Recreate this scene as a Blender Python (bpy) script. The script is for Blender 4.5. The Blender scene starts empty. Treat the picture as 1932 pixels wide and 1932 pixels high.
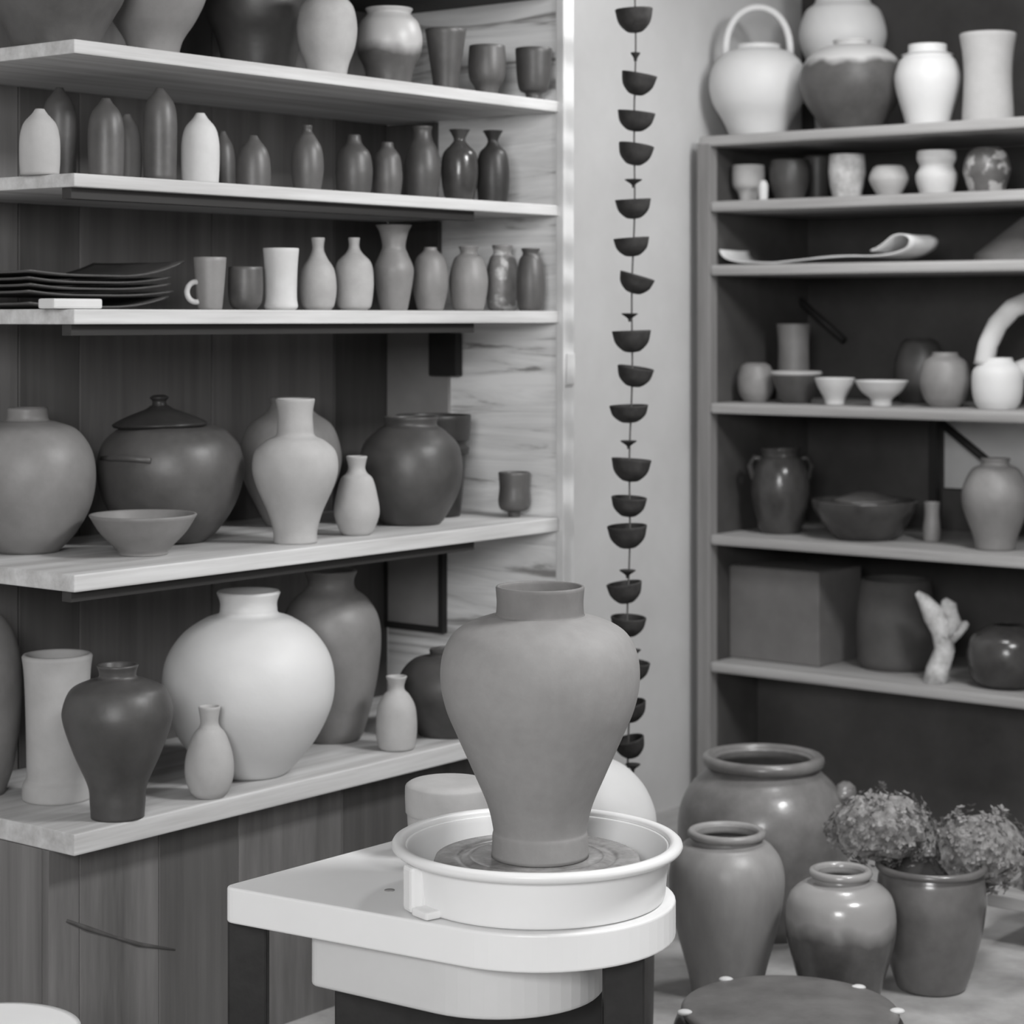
import bpy, bmesh, math, random
from mathutils import Vector, Matrix
random.seed(7)
PI = math.pi
C = bpy.context.scene.collection
SC = bpy.context.scene

# ------------------------------------------------------------------ camera model
F, HOR, CXP, H = 4100.0, 600.0, 966.0, 1.40      # focal length in px (1932 px frame), horizon row, eye height in m

# ------------------------------------------------------------------ materials
def grey(v, tint=1.0):
    k = max(0.0, 1 - v * 1.6) * 0.035 * tint
    return (v * (1 + k), v, v * (1 - k * .5), 1)

def new_mat(name):
    m = bpy.data.materials.new(name); m.use_nodes = True
    nt = m.node_tree; b = nt.nodes['Principled BSDF']
    return m, nt, b

def M(name, v, rough=.6, var=.18, scale=9, spec=.35, bump=.12, bscale=60, tone2=None, stretch=(1, 1, 1), rings=0, coat=0, spots=None):
    """noise-mottled grey; tone2=(z0,z1,v2): second glaze above/below a wavering glaze line"""
    m, nt, b = new_mat(name)
    N, L = nt.nodes.new, nt.links.new
    tc = N('ShaderNodeTexCoord'); mp = N('ShaderNodeMapping'); mp.inputs['Scale'].default_value = stretch
    oi = N('ShaderNodeObjectInfo'); ad = N('ShaderNodeVectorMath'); ad.operation = 'ADD'
    L(tc.outputs['Object'], mp.inputs['Vector'])
    mu = N('ShaderNodeMath'); mu.operation = 'MULTIPLY'; mu.inputs[1].default_value = 13.7
    L(oi.outputs['Random'], mu.inputs[0])
    L(mp.outputs['Vector'], ad.inputs[0]); L(mu.outputs[0], ad.inputs[1])
    nz = N('ShaderNodeTexNoise'); nz.inputs['Scale'].default_value = scale; nz.inputs['Detail'].default_value = 5; nz.inputs['Roughness'].default_value = .65
    L(ad.outputs[0], nz.inputs['Vector'])
    mix = N('ShaderNodeMix'); mix.data_type = 'RGBA'
    mix.inputs['A'].default_value = grey(v * (1 - var)); mix.inputs['B'].default_value = grey(v * (1 + var))
    mr = N('ShaderNodeMapRange'); mr.inputs['From Min'].default_value = .3; mr.inputs['From Max'].default_value = .7
    L(nz.outputs['Fac'], mr.inputs['Value']); L(mr.outputs[0], mix.inputs['Factor'])
    col = mix.outputs['Result']
    if tone2:
        z0, z1, v2 = tone2
        sp = N('ShaderNodeSeparateXYZ'); L(tc.outputs['Object'], sp.inputs[0])
        n2 = N('ShaderNodeTexNoise'); n2.inputs['Scale'].default_value = 14; L(ad.outputs[0], n2.inputs['Vector'])
        m1 = N('ShaderNodeMath'); m1.operation = 'MULTIPLY_ADD'; m1.inputs[1].default_value = .05; L(n2.outputs['Fac'], m1.inputs[0]); L(sp.outputs['Z'], m1.inputs[2])
        r2 = N('ShaderNodeMapRange'); r2.inputs['From Min'].default_value = z0 + .025; r2.inputs['From Max'].default_value = z1 + .025
        L(m1.outputs[0], r2.inputs['Value'])
        mx = N('ShaderNodeMix'); mx.data_type = 'RGBA'; L(r2.outputs[0], mx.inputs['Factor']); L(col, mx.inputs['A']); mx.inputs['B'].default_value = grey(v2)
        col = mx.outputs['Result']
    if spots:
        sc_, v2, th = spots
        n3 = N('ShaderNodeTexNoise'); n3.inputs['Scale'].default_value = sc_; n3.inputs['Detail'].default_value = 3; L(ad.outputs[0], n3.inputs['Vector'])
        r3 = N('ShaderNodeMapRange'); r3.inputs['From Min'].default_value = th; r3.inputs['From Max'].default_value = th + .06; L(n3.outputs['Fac'], r3.inputs['Value'])
        mx = N('ShaderNodeMix'); mx.data_type = 'RGBA'; L(r3.outputs[0], mx.inputs['Factor']); L(col, mx.inputs['A']); mx.inputs['B'].default_value = grey(v2)
        col = mx.outputs['Result']
    L(col, b.inputs['Base Color'])
    b.inputs['Roughness'].default_value = rough
    b.inputs['Specular IOR Level'].default_value = spec
    if coat: b.inputs['Coat Weight'].default_value = coat; b.inputs['Coat Roughness'].default_value = .12
    if bump:
        nb = N('ShaderNodeTexNoise'); nb.inputs['Scale'].default_value = bscale; nb.inputs['Detail'].default_value = 3
        L(ad.outputs[0], nb.inputs['Vector'])
        bp = N('ShaderNodeBump'); bp.inputs['Strength'].default_value = bump; bp.inputs['Distance'].default_value = .004
        h = nb.outputs['Fac']
        if rings:
            wv = N('ShaderNodeTexWave'); wv.bands_direction = 'Z'; wv.inputs['Scale'].default_value = rings; wv.inputs['Distortion'].default_value = .6
            L(tc.outputs['Object'], wv.inputs['Vector'])
            ma = N('ShaderNodeMath'); ma.operation = 'MULTIPLY_ADD'; ma.inputs[1].default_value = .8
            L(wv.outputs['Fac'], ma.inputs[0]); L(h, ma.inputs[2]); h = ma.outputs[0]
        L(h, bp.inputs['Height']); L(bp.outputs[0], b.inputs['Normal'])
    return m

def wood(name, v, var=.25, rough=.6, sx=1.2, sy=26, sz=26, bump=.15):
    return M(name, v, rough=rough, var=var, scale=1.0, stretch=(sx, sy, sz), bump=bump, bscale=1.6, spec=.25)

def drywood(name, v, v2):
    """pale board with flowing horizontal figure"""
    m, nt, b = new_mat(name); N, L = nt.nodes.new, nt.links.new
    tc = N('ShaderNodeTexCoord'); mp = N('ShaderNodeMapping'); mp.inputs['Scale'].default_value = (.6, 1.0, 13); L(tc.outputs['Object'], mp.inputs['Vector'])
    n1 = N('ShaderNodeTexNoise'); n1.inputs['Scale'].default_value = 1.9; n1.inputs['Detail'].default_value = 6; n1.inputs['Roughness'].default_value = .62; n1.inputs['Distortion'].default_value = .8
    L(mp.outputs[0], n1.inputs['Vector'])
    cr = N('ShaderNodeValToRGB'); e = cr.color_ramp.elements
    e[0].position = .34; e[0].color = grey(v2); e[1].position = .43; e[1].color = grey(v * .82)
    k = cr.color_ramp.elements.new(.6); k.color = grey(v)
    L(n1.outputs['Fac'], cr.inputs[0]); L(cr.outputs[0], b.inputs['Base Color']); b.inputs['Roughness'].default_value = .6
    b.inputs['Specular IOR Level'].default_value = .25
    return m

MT = dict(
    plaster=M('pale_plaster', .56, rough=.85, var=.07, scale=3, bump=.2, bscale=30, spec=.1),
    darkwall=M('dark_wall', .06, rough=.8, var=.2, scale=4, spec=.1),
    floor=M('concrete_floor', .36, rough=.7, var=.3, scale=5, bump=.2, bscale=40, spec=.2),
    ceil=M('ceiling_paint', .4, rough=.9, var=.05, spec=.1),
    shelfwood=wood('pale_shelf_wood', .52),
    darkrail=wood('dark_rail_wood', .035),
    plank_a=wood('plank_grey', .17, sx=22, sy=22, sz=1.0),
    plank_b=wood('plank_dark', .10, sx=22, sy=22, sz=1.0),
    plank_c=wood('plank_mid', .15, sx=22, sy=22, sz=1.0),
    plank_e=wood('plank_rough', .13, var=.4, sx=14, sy=14, sz=1.2, bump=.3),
    plank_d=wood('plank_darkest', .075, sx=22, sy=22, sz=1.0),
    panelwood=drywood('pale_panel_wood', .86, .28),
    edge=M('pale_panel_edge', .68, rough=.7, var=.06),
    greyboard=M('grey_board', .25, rough=.7, var=.15, scale=5),
    blackwood=M('black_wood', .02, rough=.6, var=.2),
    cabwood=wood('cabinet_edge_wood', .34),
    cabpost=wood('cabinet_post_wood', .24, sx=22, sy=22, sz=1.0),
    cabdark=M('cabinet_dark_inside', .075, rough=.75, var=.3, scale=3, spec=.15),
    white=M('white_enamel', .80, rough=.35, var=.02, scale=4, spec=.4, bump=.02),
    white2=M('off_white_plastic', .60, rough=.45, var=.04, scale=4, bump=.03),
    black=M('black_leg_paint', .018, rough=.45, var=.3, scale=20, spec=.4),
    slurry=M('wet_clay_slurry', .26, rough=.25, var=.45, scale=22, spec=.5, bump=.4, bscale=30),
    clay=M('wet_grey_clay', .27, rough=.62, var=.06, scale=40, spec=.3, bump=.10, bscale=90, rings=0),
    clayneck=M('leather_hard_clay', .185, rough=.65, var=.08, scale=30, spec=.25),
    # pots
    moon=M('white_moon_glaze', .62, rough=.5, var=.04, scale=5, spec=.35),
    bisque=M('pale_bisque', .40, rough=.75, var=.08, scale=14, spec=.2),
    bisque2=M('light_bisque', .54, rough=.7, var=.07, scale=14, spec=.2),
    mid=M('grey_stoneware', .21, rough=.48, var=.15, scale=10, spec=.5),
    midl=M('light_grey_stoneware', .36, rough=.6, var=.15, scale=10, spec=.3),
    dim=M('dim_stoneware', .082, rough=.45, var=.25, scale=12, spec=.55),
    dark=M('dark_stoneware', .06, rough=.45, var=.25, scale=12, spec=.55),
    darker=M('black_stoneware', .03, rough=.42, var=.3, scale=14, spec=.4),
    gdark=M('glossy_dark_glaze', .05, rough=.22, var=.3, scale=12, spec=.5),
    gmid=M('glossy_mid_glaze', .125, rough=.28, var=.25, scale=9, spec=.5, coat=.3),
    gjar=M('glossy_jar_glaze', .165, rough=.36, var=.3, scale=10, spec=.5, coat=.25),
    mottled=M('mottled_glaze', .2, rough=.35, var=.3, scale=16, spots=(18, .5, .56), spec=.45),
    mottledd=M('dark_mottled_glaze', .1, rough=.35, var=.3, scale=16, spots=(24, .36, .55), spec=.45),
    textured=M('textured_pale_glaze', .42, rough=.5, var=.3, scale=40, bump=.5, bscale=70),
    chain=M('dark_clay_bowls', .035, rough=.7, var=.35, scale=40, spec=.2),
    cord=M('cord_fibre', .10, rough=.9, var=.2),
    flower=M('dried_petals', .22, rough=.85, var=.55, scale=60, spec=.1, bump=0),
    stem=M('dried_stem', .09, rough=.8),
    paper=M('white_paper', .62, rough=.7, var=.05),
    card=M('cardboard_grey', .16, rough=.8, var=.12, scale=8, spec=.15),
    carddark=M('cardboard_side', .12, rough=.8, var=.12, spec=.15),
)

# ------------------------------------------------------------------ helpers
def obj(name, bm, mat, parent=None, smooth=True, loc=None):
    me = bpy.data.meshes.new(name); bm.normal_update(); bm.to_mesh(me); bm.free()
    if smooth:
        for p in me.polygons: p.use_smooth = True
    o = bpy.data.objects.new(name, me); C.objects.link(o)
    for m in (mat if isinstance(mat, (list, tuple)) else [mat]): me.materials.append(m)
    if parent is not None: o.parent = parent
    if loc is not None: o.location = loc
    return o

def tag(o, label, cat, group=None, kind=None):
    o['label'] = label; o['category'] = cat
    if group: o['group'] = group
    if kind: o['kind'] = kind
    return o

def thing(name, label, cat, loc=(0, 0, 0), rz=0, group=None):
    o = bpy.data.objects.new(name, None); C.objects.link(o)
    o.location = loc; o.rotation_euler = (0, 0, rz); o.empty_display_size = .05
    return tag(o, label, cat, group)

def box(bm, x0, x1, y0, y1, z0, z1, bev=0.0, mi=0):
    r = bmesh.ops.create_cube(bm, size=1)
    vs = r['verts']
    for v in vs:
        v.co = Vector((x0 + (v.co.x + .5) * (x1 - x0), y0 + (v.co.y + .5) * (y1 - y0), z0 + (v.co.z + .5) * (z1 - z0)))
    fs = {f for v in vs for f in v.link_faces}
    for f in fs: f.material_index = mi
    if bev:
        bmesh.ops.bevel(bm, geom=list({e for v in vs for e in v.link_edges}), offset=bev, segments=2, affect='EDGES', profile=.6)

def boxobj(name, mat, parent, x0, x1, y0, y1, z0, z1, bev=.002):
    bm = bmesh.new(); box(bm, x0, x1, y0, y1, z0, z1, bev); return obj(name, bm, mat, parent, smooth=False)

def tube(bm, pts, rad, seg=10, flat=None, closed=False):
    pts = [Vector(p) for p in pts]; n = len(pts)
    rads = rad if isinstance(rad, (list, tuple)) else [rad] * n
    up = Vector((0.123, 0.31, 1)).normalized(); rings = []
    for i, p in enumerate(pts):
        a = pts[(i - 1) % n] if (closed or i > 0) else p; c = pts[(i + 1) % n] if (closed or i < n - 1) else p
        t = (c - a).normalized()
        s = t.cross(up)
        if s.length < 1e-3: s = t.cross(Vector((1, 0, 0)))
        s.normalize(); w = s.cross(t).normalized()
        fx, fy = flat if flat else (1, 1)
        rings.append([bm.verts.new(p + s * (math.cos(2 * PI * k / seg) * rads[i] * fx) + w * (math.sin(2 * PI * k / seg) * rads[i] * fy)) for k in range(seg)])
    m = n if closed else n - 1
    for i in range(m):
        A, B = rings[i], rings[(i + 1) % n]
        for k in range(seg): bm.faces.new((A[k], A[(k + 1) % seg], B[(k + 1) % seg], B[k]))
    if not closed:
        bm.faces.new(list(reversed(rings[0]))); bm.faces.new(rings[-1])
    bmesh.ops.recalc_face_normals(bm, faces=bm.faces[:])

def prism(bm, outline, z0, z1, bev=.0):
    lo = [bm.verts.new((x, y, z0)) for x, y in outline]; hi = [bm.verts.new((x, y, z1)) for x, y in outline]
    n = len(outline)
    bm.faces.new(list(reversed(lo))); top = bm.faces.new(hi)
    for i in range(n): bm.faces.new((lo[i], lo[(i + 1) % n], hi[(i + 1) % n], hi[i]))
    bmesh.ops.recalc_face_normals(bm, faces=bm.faces[:])
    if bev:
        es = [e for f in bm.faces if len(f.verts) > 4 for e in f.edges]
        bmesh.ops.bevel(bm, geom=list(set(es)), offset=bev, segments=3, affect='EDGES', profile=.5)

def spline(P, sub=6):
    """Catmull-Rom through (r,h[,corner]) points, broken at corners"""
    runs, cur = [], [P[0]]
    for p in P[1:]:
        cur.append(p)
        if len(p) > 2: runs.append(cur); cur = [p]
    if len(cur) > 1: runs.append(cur)
    out = []
    for R in runs:
        Q = [(p[0], p[1]) for p in R]
        for i in range(len(Q) - 1):
            p1, p2 = Q[i], Q[i + 1]
            p0 = Q[i - 1] if i else (2 * p1[0] - p2[0], 2 * p1[1] - p2[1])
            p3 = Q[i + 2] if i + 2 < len(Q) else (2 * p2[0] - p1[0], 2 * p2[1] - p1[1])
            for k in range(sub):
                t = k / sub
                f = lambda a, b, c, d: .5 * (2 * b + (c - a) * t + (2 * a - 5 * b + 4 * c - d) * t * t + (3 * b - a - 3 * c + d) * t ** 3)
                out.append((max(.0008, f(p0[0], p1[0], p2[0], p3[0])), f(p0[1], p1[1], p2[1], p3[1])))
    out.append((P[-1][0], P[-1][1]))
    return out

def lathe(bm, prof, seg=48, cap0=True, cap1=False, wob=0):
    rings = []
    for r, h in prof:
        rings.append([bm.verts.new((r * math.cos(2 * PI * k / seg), r * math.sin(2 * PI * k / seg), h)) for k in range(seg)])
    for A, B in zip(rings, rings[1:]):
        for k in range(seg): bm.faces.new((A[k], A[(k + 1) % seg], B[(k + 1) % seg], B[k]))
    if cap0: bm.faces.new(list(reversed(rings[0])))
    if cap1: bm.faces.new(rings[-1])

def vessel(name, outer, t, mat, seg=48, splits=None, parent=None, mats=None, loc=None, closed=False):
    """hollow turned pot. outer: sampled (r,h) bottom to top. splits: [(part name, top height)...] -> parts under parent"""
    top = outer[-1]
    inner = []
    for r, h in outer:
        if r - t > .002 and h > outer[0][1] + t: inner.append((r - t, h))
    def build(lo, hi, first, last):
        bm = bmesh.new()
        o = [p for p in outer if lo - 1e-9 <= p[1] <= hi + 1e-9]
        if closed:
            lathe(bm, o, seg, first, last); return bm
        i = [p for p in inner if lo - 1e-9 <= p[1] <= hi + 1e-9]
        prof = list(o)
        if last:
            prof.append((top[0] - t * .25, top[1] + t * .35)); prof.append((max(.001, top[0] - t * .75), top[1] + t * .35))
        if i and first:
            prof2 = prof + list(reversed(i)) if last else None
        if last:
            prof = prof + list(reversed(i))
            if first and i: prof.append((.001, i[0][1]))
            lathe(bm, prof, seg, first, False)
        else:
            lathe(bm, o, seg, first, False)
            if i:
                ii = list(reversed(i))
                if first: ii.append((.001, i[0][1]))
                lathe(bm, ii, seg, False, False)
        return bm
    if not splits:
        return obj(name, build(-9, 9, True, True), mat, parent, loc=loc)
    lo = -9; n = len(splits); res = []
    for k, (pn, hi) in enumerate(splits):
        if hi is None: hi = 9
        else: hi = min((p[1] for p in outer), key=lambda q: abs(q - hi))
        mm = mats[k] if mats else mat
        res.append(obj(pn, build(lo, hi, k == 0, k == n - 1), mm, parent)); lo = hi
    return res

# ------------------------------------------------------------------ the two walls' frames
A_ = math.radians(38.5)
uL = Vector((math.sin(A_), math.cos(A_))); nL = Vector((math.cos(A_), -math.sin(A_)))      # along the left shelves / towards the room
P0 = Vector(((140 - CXP) / F * 3.8, 3.8)); LD = .54; LLEN = 1.405                         # left shelves: near front corner, depth, length
uR = nL.copy(); nR = -uL
YR = 6.2; Q0 = Vector(((1340 - CXP) / F * YR, YR)); RD = .56; RLEN = 1.75                 # right cabinet
def on_line(base, along, inward, px, d):
    b = base + inward * d; k = (px - CXP) / F
    t = (k * b.y - b.x) / (along.x - k * along.y)
    return b + along * t
def LP(px, d): return on_line(P0, uL, -nL, px, d)
def RP(px, d): return on_line(Q0, uR, -nR, px, d)
sL = 3.8 / F; sR = YR / F
LZ = [None] + [H - (y - HOR) * sL for y in (73, 326, 583, 1085, 1575)]
LT = [None, .025, .024, .027, .031, .038]
RZ = [None] + [H - (y - HOR) * sR for y in (256, 380, 500, 760, 1008, 1248)]
RT = .030
FLOOR = 0.0

def spot(shelf, px, d=None, by=None):
    if shelf == 'F':
        z = FLOOR; Y = F * (H - z) / (by - HOR); return Vector(((px - CXP) / F * Y, Y, z))
    left = shelf[0] == 'L'; z = (LZ if left else RZ)[int(shelf[1])]; fn = LP if left else RP
    if by is not None:
        Y = F * (H - z) / (by - HOR)
        lo, hi = -.1, .9
        for _ in range(40):
            mid = (lo + hi) / 2
            if fn(px, mid).y < Y: lo = mid
            else: hi = mid
        d = lo
    p = fn(px, d); return Vector((p.x, p.y, z))

def pot(name, cat, label, px, shelf, prof, mat, d=None, by=None, splits=None, mats=None, group=None, t=None, rim=None, seg=48, closed=False, parts=None, at=None):
    """prof: bottom-to-top (radius px, image row[, corner]); first row is None (stands on the shelf)."""
    p = at if at is not None else spot(shelf, px, d, by); s = p.y / F
    P = []
    for q in prof:
        h = 0.0 if q[1] is None else (H - (q[1] - HOR) * s) - p.z
        P.append((q[0] * s, h) + tuple(q[2:]))
    outer = [(r, max(h, 0.0)) for r, h in spline(P)]
    if at is None: p = p + Vector((0, 0, .0004))
    t = t or max(.004, max(q[0] for q in P) * .06)
    zz = lambda y: None if y is None else (H - (y - HOR) * s) - p.z
    if splits or rim or parts:
        e = thing(name, label, cat, p, random.uniform(0, 6) if not parts else 0, group)
        sp = [(a, zz(b)) for a, b in (splits or [('body', None)])]
        vessel(name, outer, t, mat, seg, sp, e, mats, closed=closed)
        if rim:
            bm = bmesh.new()
            r_, y_, tb = rim[:3]
            tube(bm, [(r_ * s * math.cos(2 * PI * k / seg), r_ * s * math.sin(2 * PI * k / seg), zz(y_)) for k in range(seg)], tb * s, 10, closed=True)
            obj('rim', bm, rim[3] if len(rim) > 3 else mat, e)
        if parts: parts(e, s, zz)
        return e
    o = vessel(name, outer, t, mat, seg, None, None, loc=p, closed=closed)
    return tag(o, label, cat, group)

# ------------------------------------------------------------------ setting
def struct(o): o['kind'] = 'structure'; return o
wallC = P0 - nL * LD                                   # a point on the left wall, in line with the shelves' near end
wl = thing_dummy = None
cornerT = LLEN + 1.951
corner = wallC + uL * cornerT
def wall(name, base, along, inward, t0, t1, z1, mat):
    bm = bmesh.new(); th = .12
    a = base + along * t0; b = base + along * t1
    pts = [a, b, b + inward * th, a + inward * th]
    lo = [bm.verts.new((q.x, q.y, 0)) for q in pts]; hi = [bm.verts.new((q.x, q.y, z1)) for q in pts]
    bm.faces.new(lo); bm.faces.new(hi)
    for i in range(4): bm.faces.new((lo[i], lo[(i + 1) % 4], hi[(i + 1) % 4], hi[i]))
    bmesh.ops.recalc_face_normals(bm, faces=bm.faces[:])
    return struct(obj(name, bm, mat, smooth=False))
CEIL = 2.7
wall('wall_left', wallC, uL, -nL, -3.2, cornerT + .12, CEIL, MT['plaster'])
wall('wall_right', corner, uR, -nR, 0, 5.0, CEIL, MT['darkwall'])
bm = bmesh.new(); box(bm, -4.5, 5.5, -3, 8, -.1, 0); struct(obj('floor', bm, MT['floor'], smooth=False))
bm = bmesh.new(); box(bm, -4.5, 5.5, -3, 8, CEIL, CEIL + .1); struct(obj('ceiling', bm, MT['ceil'], smooth=False))

# ------------------------------------------------------------------ left shelving unit
rotL = math.atan2(uL.y, uL.x); rotR = math.atan2(uR.y, uR.x)
e = thing('shelving_unit', 'tall wooden shelving unit of pale boards on dark planks at the left wall', 'shelves', (P0.x, P0.y, 0), rotL)
for i in range(1, 6):
    boxobj('shelf', MT['shelfwood'], e, 0, LLEN, 0, LD - .02, LZ[i] - LT[i], LZ[i], .003)
boxobj('top_board', MT['darkrail'], e, 0, LLEN + .03, 0, LD - .02, 2.125, 2.15, .002)['label'] = 'dark top board'
boxobj('side_panel', MT['panelwood'], e, LLEN, LLEN + .02, .012, LD - .02, 0, 2.125, .001)['label'] = 'pale wavy-grained side panel'
boxobj('panel_edge', MT['edge'], e, LLEN - .004, LLEN + .036, -.012, .011, 0, 2.125, .003)['label'] = 'pale front edge of side panel'
# plank back
def backx(px): return (LP(px, LD - .02) - (P0 - nL * (LD - .02))).dot(uL)
bounds = [(0, 35, 0), (35, 150, 1), (150, 400, 2), (400, 630, 2), (630, 722, 3)]
bm = bmesh.new()
xs = [0.0] + [max(0, backx(b)) for _, b, _ in bounds[:-1]] + [LLEN]
for k in range(len(xs) - 1):
    if xs[k + 1] - xs[k] > .01: box(bm, xs[k] + .0015, xs[k + 1] - .0015, LD - .02, LD - .002, 0, 2.15, .0015, bounds[k][2])
obj('plank_back', bm, [MT['plank_a'], MT['plank_b'], MT['plank_c'], MT['plank_d']], e, smooth=False)['label'] = 'dark vertical plank back'
kk = lambda px: max(0, (LP(px, .07) - (P0 - nL * .07)).dot(uL))
xs = [0.0, kk(150), kk(300), kk(450), kk(645), LLEN]
bm = bmesh.new()
for k in range(5): box(bm, xs[k] + .001, xs[k + 1] - .001, .07, .088, 0, LZ[5] - LT[5] - .001, .0012, (2, 2, 1, 2, 3)[k])
box(bm, 0, .016, .0885, LD - .021, 0, LZ[5] - LT[5] - .001, .001, 0)
obj('lower_front', bm, [MT['plank_a'], MT['plank_b'], MT['plank_e'], MT['plank_d']], e, smooth=False)['label'] = 'rough plank front below the lowest shelf'
def fl(px, y, d=.0705):
    p = LP(px, d); v = p - P0; return Vector((v.dot(uL), d, H - (y - HOR) * p.y / F))
bm = bmesh.new(); tube(bm, [fl(125, 1737), fl(165, 1752), fl(215, 1768), fl(262, 1782), fl(330, 1792)], [.003, .005, .003, .0045, .002], 6); obj('crack', bm, MT['plank_d'], e)['label'] = 'dark slanting crack in the plank front'
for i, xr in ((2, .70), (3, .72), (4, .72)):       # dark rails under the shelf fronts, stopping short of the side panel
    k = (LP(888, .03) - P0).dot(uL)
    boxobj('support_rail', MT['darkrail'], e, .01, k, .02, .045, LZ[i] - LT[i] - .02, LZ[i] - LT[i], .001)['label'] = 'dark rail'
# on the side panel
k0 = LLEN
e2 = thing('framed_board', 'grey board in a thin black frame on the side panel under the fourth shelf', 'board', (P0.x, P0.y, 0), rotL)
yb = lambda px: (LP(px, 0) and 0)
def pan_y(px):                                        # depth on the side panel seen at px
    b = P0 + uL * (LLEN - .012); k = (px - CXP) / F; w = -nL
    return (k * b.y - b.x) / (w.x - k * w.y)
ya, yc = pan_y(838), LD - .025
zb0, zb1 = .66, LZ[4] - LT[4] - .002
boxobj('panel', MT['greyboard'], e2, k0 - .010, k0 - .001, ya + .012, yc - .004, zb0 + .012, zb1 - .004, .0)
bm = bmesh.new()
box(bm, k0 - .018, k0 - .001, ya, ya + .014, zb0, zb1); box(bm, k0 - .018, k0 - .001, ya + .014, yc, zb0, zb0 + .014)
box(bm, k0 - .018, k0 - .001, yc - .004, yc, zb0 + .014, zb1); box(bm, k0 - .018, k0 - .001, ya + .014, yc - .004, zb1 - .004, zb1)
obj('frame', bm, MT['blackwood'], e2, smooth=False)
# grey upper board + black box between third and fourth shelf, upper board between second and third
e3 = thing('wall_board', 'plain grey upright board on the side panel between third and fourth shelf', 'board', (P0.x, P0.y, 0), rotL)
boxobj('panel', MT['greyboard'], e3, k0 - .010, k0 - .001, pan_y(845), LD - .025, LZ[4] + .002, LZ[3] - LT[3] - .002)
e3['category'] = 'board'
bb = boxobj('switch_box', MT['blackwood'], None, k0 - .035, k0 - .011, pan_y(872), pan_y(820), 1.265, 1.365, .003)
bb.location = (P0.x, P0.y, 0); bb.rotation_euler = (0, 0, rotL)
tag(bb, 'small black box fixed to the side panel just below the third shelf', 'box')
e4 = boxobj('door_board', MT['plank_d'], None, k0 - .014, k0 - .001, pan_y(828), LD - .025, LZ[3] + .002, LZ[2] - LT[2] - .002)
e4.location = (P0.x, P0.y, 0); e4.rotation_euler = (0, 0, rotL); tag(e4, 'dark upright board at the back of the side panel behind the third shelf vases', 'board')
e5 = boxobj('back_board', MT['plank_d'], None, k0 - .014, k0 - .001, pan_y(822), LD - .025, LZ[2] + .002, LZ[1] - LT[1] - .002)
e5.location = (P0.x, P0.y, 0); e5.rotation_euler = (0, 0, rotL); tag(e5, 'dark upright board at the back of the side panel behind the second shelf bottles', 'board')
bm = bmesh.new(); box(bm, LLEN + .005, LLEN + .034, -.016, -.0125, 1.25, 1.32, .001)
pp = obj('paper_scrap', bm, MT['paper'], smooth=False); pp.location = (P0.x, P0.y, 0); pp.rotation_euler = (0, 0, rotL)
tag(pp, 'small white paper scrap stuck on the pale front edge of the side panel', 'paper')

# ------------------------------------------------------------------ right cabinet
e = thing('cabinet', 'open dark wooden cabinet with thin shelves of pots on the right wall', 'cabinet', (Q0.x, Q0.y, 0), rotR)
boxobj('post', MT['cabpost'], e, -.046, -.002, 0, .04, 0, RZ[1] - .02, .003)
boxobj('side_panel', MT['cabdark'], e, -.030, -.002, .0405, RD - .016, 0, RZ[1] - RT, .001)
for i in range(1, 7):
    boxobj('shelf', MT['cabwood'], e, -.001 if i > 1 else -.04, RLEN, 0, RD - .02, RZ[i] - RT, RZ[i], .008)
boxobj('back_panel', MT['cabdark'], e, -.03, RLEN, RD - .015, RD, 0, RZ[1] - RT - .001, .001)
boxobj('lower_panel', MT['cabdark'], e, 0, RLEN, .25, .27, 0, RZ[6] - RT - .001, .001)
def Rloc(px, d, y):                                   # cabinet-local point seen at (px, y) at inset d
    p = RP(px, d); v = p - Q0; return Vector((v.dot(uR), d, H - (y - HOR) * p.y / F))
bm = bmesh.new(); tube(bm, [Rloc(1495, .5, 555), Rloc(1592, .5, 642)], .011, 8); obj('brace', bm, MT['blackwood'], e)
bm = bmesh.new(); tube(bm, [Rloc(1772, .42, 795), Rloc(1885, .42, 888)], .012, 8); obj('brace', bm, MT['blackwood'], e)
bm = bmesh.new(); a = Rloc(1762, .45, 1000); box(bm, a.x - .012, a.x + .012, .44, .465, RZ[5] + .001, RZ[4] - RT - .001); obj('inner_post', bm, MT['blackwood'], e, smooth=False)

# ------------------------------------------------------------------ potter's wheel
PC = Vector((.0384, 3.33)); TZ = .515
def d_outline(A, ang, wid, Cc, R, rc, n=28):
    """corner A, back edge at ang of length wid, other end a round of radius R about Cc"""
    B = A + Vector((math.cos(ang), math.sin(ang))) * wid
    def tang(P, sign):
        v = Cc - P; D = v.length; al = math.asin(min(.999, R / D)); base = math.atan2(v.y, v.x)
        dr = base + sign * al; L_ = math.sqrt(D * D - R * R)
        return P + Vector((math.cos(dr), math.sin(dr))) * L_
    Ta, Tb = tang(A, -1), tang(B, 1)
    a0 = math.atan2(*(reversed((Ta - Cc)[:]))); a1 = math.atan2(*(reversed((Tb - Cc)[:])))
    while a1 < a0: a1 += 2 * PI
    out = []
    def fillet(P, prev, nxt):
        d1 = (prev - P).normalized(); d2 = (nxt - P).normalized()
        for k in range(7):
            t = k / 6; q0 = P + d1 * rc; q1 = P + d2 * rc
            out.append(tuple(q0 * (1 - t) ** 2 + P * 2 * t * (1 - t) + q1 * t * t))
    fillet(A, B, Ta)
    for k in range(n + 1):
        a = a0 + (a1 - a0) * k / n; out.append((Cc.x + R * math.cos(a), Cc.y + R * math.sin(a)))
    fillet(B, Tb, A)
    return out
w = thing('pottery_wheel', 'white potter\'s wheel with round splash pan on black legs in front of the shelves', 'pottery wheel', (0, 0, 0))
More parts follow.
